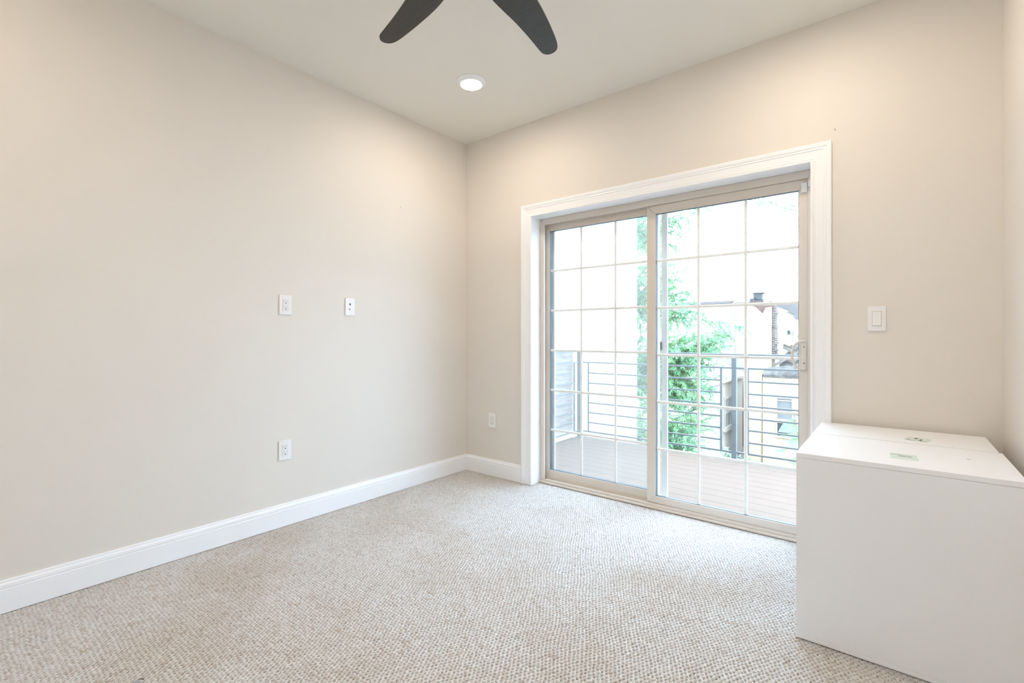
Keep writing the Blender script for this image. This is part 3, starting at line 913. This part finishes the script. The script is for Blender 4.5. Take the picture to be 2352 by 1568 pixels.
def tree(name, label, cat, base, trunk, tips, leaf_len, leaf_w, per_m, spread, seed, mleaf, rtrunk=0.09):
    rr = random.Random(seed)
    root = thing(name, label, cat, base)
    bm = B(); tube(bm, trunk, [rtrunk * (1 - 0.7 * i / (len(trunk) - 1)) for i in range(len(trunk))], 10)
    smooth_angle(obj('trunk', bm, M['bark'], root), 60)
    bl = B(); bb = B()
    tr = [Vector(t) for t in trunk]
    for tip in tips:
        tip = Vector(tip)
        # leave the trunk well below the tip
        st = min(tr, key=lambda q: abs(q.z - (tip.z - 0.5)))
        mid = st.lerp(tip, 0.5) + Vector((rr.uniform(-.1, .1), rr.uniform(-.15, .15), 0.18))
        N = 10
        pts = []
        for i in range(N + 1):
            t = i / N
            pts.append(st * (1 - t) ** 2 + mid * 2 * t * (1 - t) + tip * t * t)
        tube(bb, pts, [0.018 * (1 - 0.85 * i / N) for i in range(N + 1)], 6)
        ln = (tip - st).length
        # twigs
        nt_ = max(5, int(ln * 9))
        for k in range(nt_):
            t = 0.30 + 0.70 * (k + rr.random()) / nt_
            i = min(int(t * N), N - 1); p = pts[i].lerp(pts[i + 1], t * N - i)
            dr = (pts[i + 1] - pts[i]).normalized()
            d = (dr * 0.6 + Vector((rr.uniform(-1, 1), rr.uniform(-1, 1), rr.uniform(-0.9, 0.45)))).normalized()
            tl = spread * rr.uniform(0.5, 1.2)
            tw = [p, p + d * tl * 0.5 + Vector((0, 0, 0.02)), p + d * tl + Vector((0, 0, -0.08 * tl / 0.3))]
            tube(bb, tw, [0.005, 0.004, 0.002], 4)
            nl = int(tl * per_m)
            for q in range(nl):
                u = (q + rr.random()) / nl
                pp = tw[0].lerp(tw[1], u * 2) if u < 0.5 else tw[1].lerp(tw[2], u * 2 - 1)
                dd = (d * 0.7 + Vector((rr.uniform(-1, 1), rr.uniform(-1, 1), rr.uniform(-1.0, 0.3)))).normalized()
                leaf(bl, pp, dd, Vector((rr.uniform(-.4, .4), rr.uniform(-.4, .4), 1)), leaf_len * rr.uniform(0.7, 1.25), leaf_w * rr.uniform(0.8, 1.2))
    obj('branch', bb, M['bark'], root)
    me = obj('foliage', bl, mleaf, root)
    return root

rr = random.Random(77)
trunk = [(-1.75, 6.2, GZ), (-1.72, 6.22, -1.5), (-1.7, 6.2, 0.0), (-1.66, 6.2, 1.5), (-1.6, 6.22, 3.0), (-1.55, 6.2, 4.8)]
tips = []
right = [(-1.75, -0.35), (-1.5, -0.15), (-1.25, 0.0), (-1.0, 0.05), (-0.75, 0.10), (-0.5, 0.15), (-0.25, 0.18), (0.0, 0.24), (0.25, 0.30), (0.5, 0.34), (0.75, 0.32), (0.95, 0.42), (1.15, 0.50),
         (1.35, 0.72), (1.2, 0.62), (0.9, 0.60), (1.6, 0.15), (1.75, -0.12), (2.0, -0.05), (2.2, -0.15), (2.4, -0.2), (2.65, -0.28), (2.9, -0.35), (3.15, -0.32), (3.4, -0.42)]
for z, x in right:
    for k in range(3):
        tips.append((x - 0.12 - k * rr.uniform(0.15, 0.3), 6.2 + rr.uniform(-0.45, 0.45), z - 0.05 + rr.uniform(-0.12, 0.12)))
for z in np.arange(-2.0, 4.4, 0.15):
    tips.append((rr.uniform(-1.1, -0.5), 6.2 + rr.uniform(-0.6, 0.6), z + rr.uniform(-0.1, 0.1)))
    tips.append((rr.uniform(-1.5, -0.9), 6.2 + rr.uniform(-0.6, 0.6), z + rr.uniform(-0.1, 0.1)))
for k in range(90):
    z = rr.uniform(-1.8, 1.25)
    tips.append((rr.uniform(-0.65, 0.02 + 0.12 * (z + 1.7)), 6.2 + rr.uniform(-0.5, 0.5), z))
tips += [(0.06, 6.2, 3.42), (0.12, 6.1, 3.48)]
tree('slender_tree', 'tall tree with narrow pale green leaves beyond the balcony railing', 'tree', (-1.75, 6.2, GZ), trunk, tips, 0.072, 0.026, 125, 0.27, 5, M['leaf'])
# the neighbour tree whose twig tips hang in at the top of the glass
trunk2 = [(3.2, 8.2, GZ), (3.15, 8.1, 0.0), (3.0, 7.9, 2.6), (2.7, 7.5, 4.6), (2.3, 7.0, 5.6)]
tips2 = [(0.80, 6.25, 3.52), (0.86, 6.2, 3.58), (1.5, 6.3, 4.1), (2.2, 6.6, 4.9), (3.0, 7.0, 5.0), (1.3, 6.6, 4.8), (3.8, 7.6, 4.6)]
tree('overhanging_tree', 'overhanging tree whose leafy twig tips hang in at the top of the door', 'tree', (3.2, 8.2, GZ), trunk2, tips2, 0.075, 0.027, 60, 0.2, 9, M['leaf'])
# low shrub under the railing
trunk3 = [(0.75, 4.7, GZ), (0.76, 4.7, -2.0), (0.78, 4.7, -1.2)]
tips3 = [(0.75 + rr.uniform(-0.5, 0.3), 4.7 + rr.uniform(-0.3, 0.3), rr.uniform(-1.3, -0.82)) for k in range(16)] + [(0.90, 4.7, -0.52), (0.84, 4.7, -0.62), (0.93, 4.75, -0.72)]
tree('leafy_shrub', 'low green shrub in the yard just below the railing bottom bar', 'shrub', (0.75, 4.7, GZ), trunk3, tips3, 0.065, 0.026, 90, 0.2, 15, M['leaf'], rtrunk=0.03)
# weeds at the foot of the yellow building
tr4 = [(-0.55, 12.4, GZ), (-0.54, 12.4, -2.7), (-0.52, 12.4, -2.5)]
tips4 = [(-0.55 + rr.uniform(-0.3, 0.35), 12.4 + rr.uniform(-0.2, 0.2), -2.62 + rr.uniform(-0.1, 0.12)) for k in range(9)]
tree('weed_clump', 'clump of green weeds at the foot of the yellow building', 'weeds', (-0.55, 12.4, GZ), tr4, tips4, 0.13, 0.05, 40, 0.16, 31, M['leaf'], rtrunk=0.02)

# broad leaved plant rising outside the right of the railing
pr = thing('broadleaf_plant', 'young plant with large pale green heart leaves outside the right railing', 'plant', (2.05, 4.2, GZ))
bm = B(); tube(bm, [(2.05, 4.2, GZ), (2.03, 4.2, -1.5), (1.96, 4.18, -0.7), (1.86, 4.2, -0.25), (1.80, 4.2, 0.10)], [0.02, 0.018, 0.012, 0.008, 0.005], 8)
smooth_angle(obj('stem', bm, M['leaf2'], pr), 60)
def heart(p, d, nrm, L, Wd):
    d = d.normalized(); n = nrm.normalized(); s = d.cross(n).normalized(); n = s.cross(d)
    prof = [(-0.08, 0.16), (-0.06, 0.33), (0.08, 0.47), (0.26, 0.50), (0.45, 0.43), (0.65, 0.29), (0.85, 0.12), (1.0, 0.0)]
    bm = B()
    rows = []
    for u, wv in prof:
        cpt = bm.verts.new(p + d * (max(u, 0.0) * L) - n * 0.10 * L * u * u)
        l = bm.verts.new(p + d * (u * L) + s * (wv * Wd) + n * (0.16 * wv * Wd - 0.10 * L * u * u))
        r_ = bm.verts.new(p + d * (u * L) - s * (wv * Wd) + n * (0.16 * wv * Wd - 0.10 * L * u * u))
        rows.append((l, cpt, r_))
    for a, b2 in zip(rows, rows[1:]):
        for i in (0, 1):
            fs = [a[i], a[i + 1], b2[i + 1], b2[i]]
            try: bm.faces.new(fs)
            except Exception: pass
    bmesh.ops.remove_doubles(bm, verts=bm.verts[:], dist=1e-5)
    return bm
LV = [((1.82, 4.2, -0.02), (-0.9, -0.3, -0.45), (0.3, -0.8, 0.6), 0.23, 0.19),
      ((1.80, 4.2, 0.08), (0.7, -0.2, 0.3), (0, -0.6, 0.8), 0.18, 0.14),
      ((1.84, 4.2, -0.17), (-0.95, -0.1, 0.0), (0.1, -0.5, 0.85), 0.22, 0.10),
      ((1.93, 4.18, -0.30), (-0.8, -0.3, 0.25), (0.2, -0.8, 0.6), 0.26, 0.22),
      ((1.95, 4.18, -0.52), (-0.95, -0.2, 0.25), (0.1, -0.8, 0.6), 0.24, 0.18),
      ((1.70, 4.15, -0.36), (-0.9, -0.2, -0.15), (0.1, -0.6, 0.8), 0.16, 0.06),
      ((1.78, 4.1, -0.60), (-0.9, -0.2, -0.12), (0.1, -0.8, 0.6), 0.17, 0.08),
      ((1.80, 4.1, -0.56), (-0.1, -0.2, -0.95), (-0.2, -0.95, 0.2), 0.12, 0.09),
      ((1.98, 4.1, -0.66), (-0.5, -0.3, -0.6), (0.1, -0.9, 0.4), 0.18, 0.14)]
for p, d, n, L_, W_ in LV:
    o = smooth_angle(obj('leaf', heart(Vector(p), Vector(d), Vector(n), L_, W_), M['leaf2'], pr), 60)
stem_pts = [Vector((1.96, 4.18, -0.7)), Vector((1.86, 4.2, -0.25)), Vector((1.80, 4.2, 0.10)), Vector((2.0, 4.19, -0.9))]
for p, d, n, L_, W_ in LV:
    q = min(stem_pts, key=lambda s_: (s_ - Vector(p)).length)
    if (q - Vector(p)).length > 0.01:
        bm = B(); tube(bm, [q, (q + Vector(p)) / 2 + Vector((0, 0, 0.02)), Vector(p)], 0.004, 6)
        obj('leaf_stalk', bm, M['leaf2'], pr)
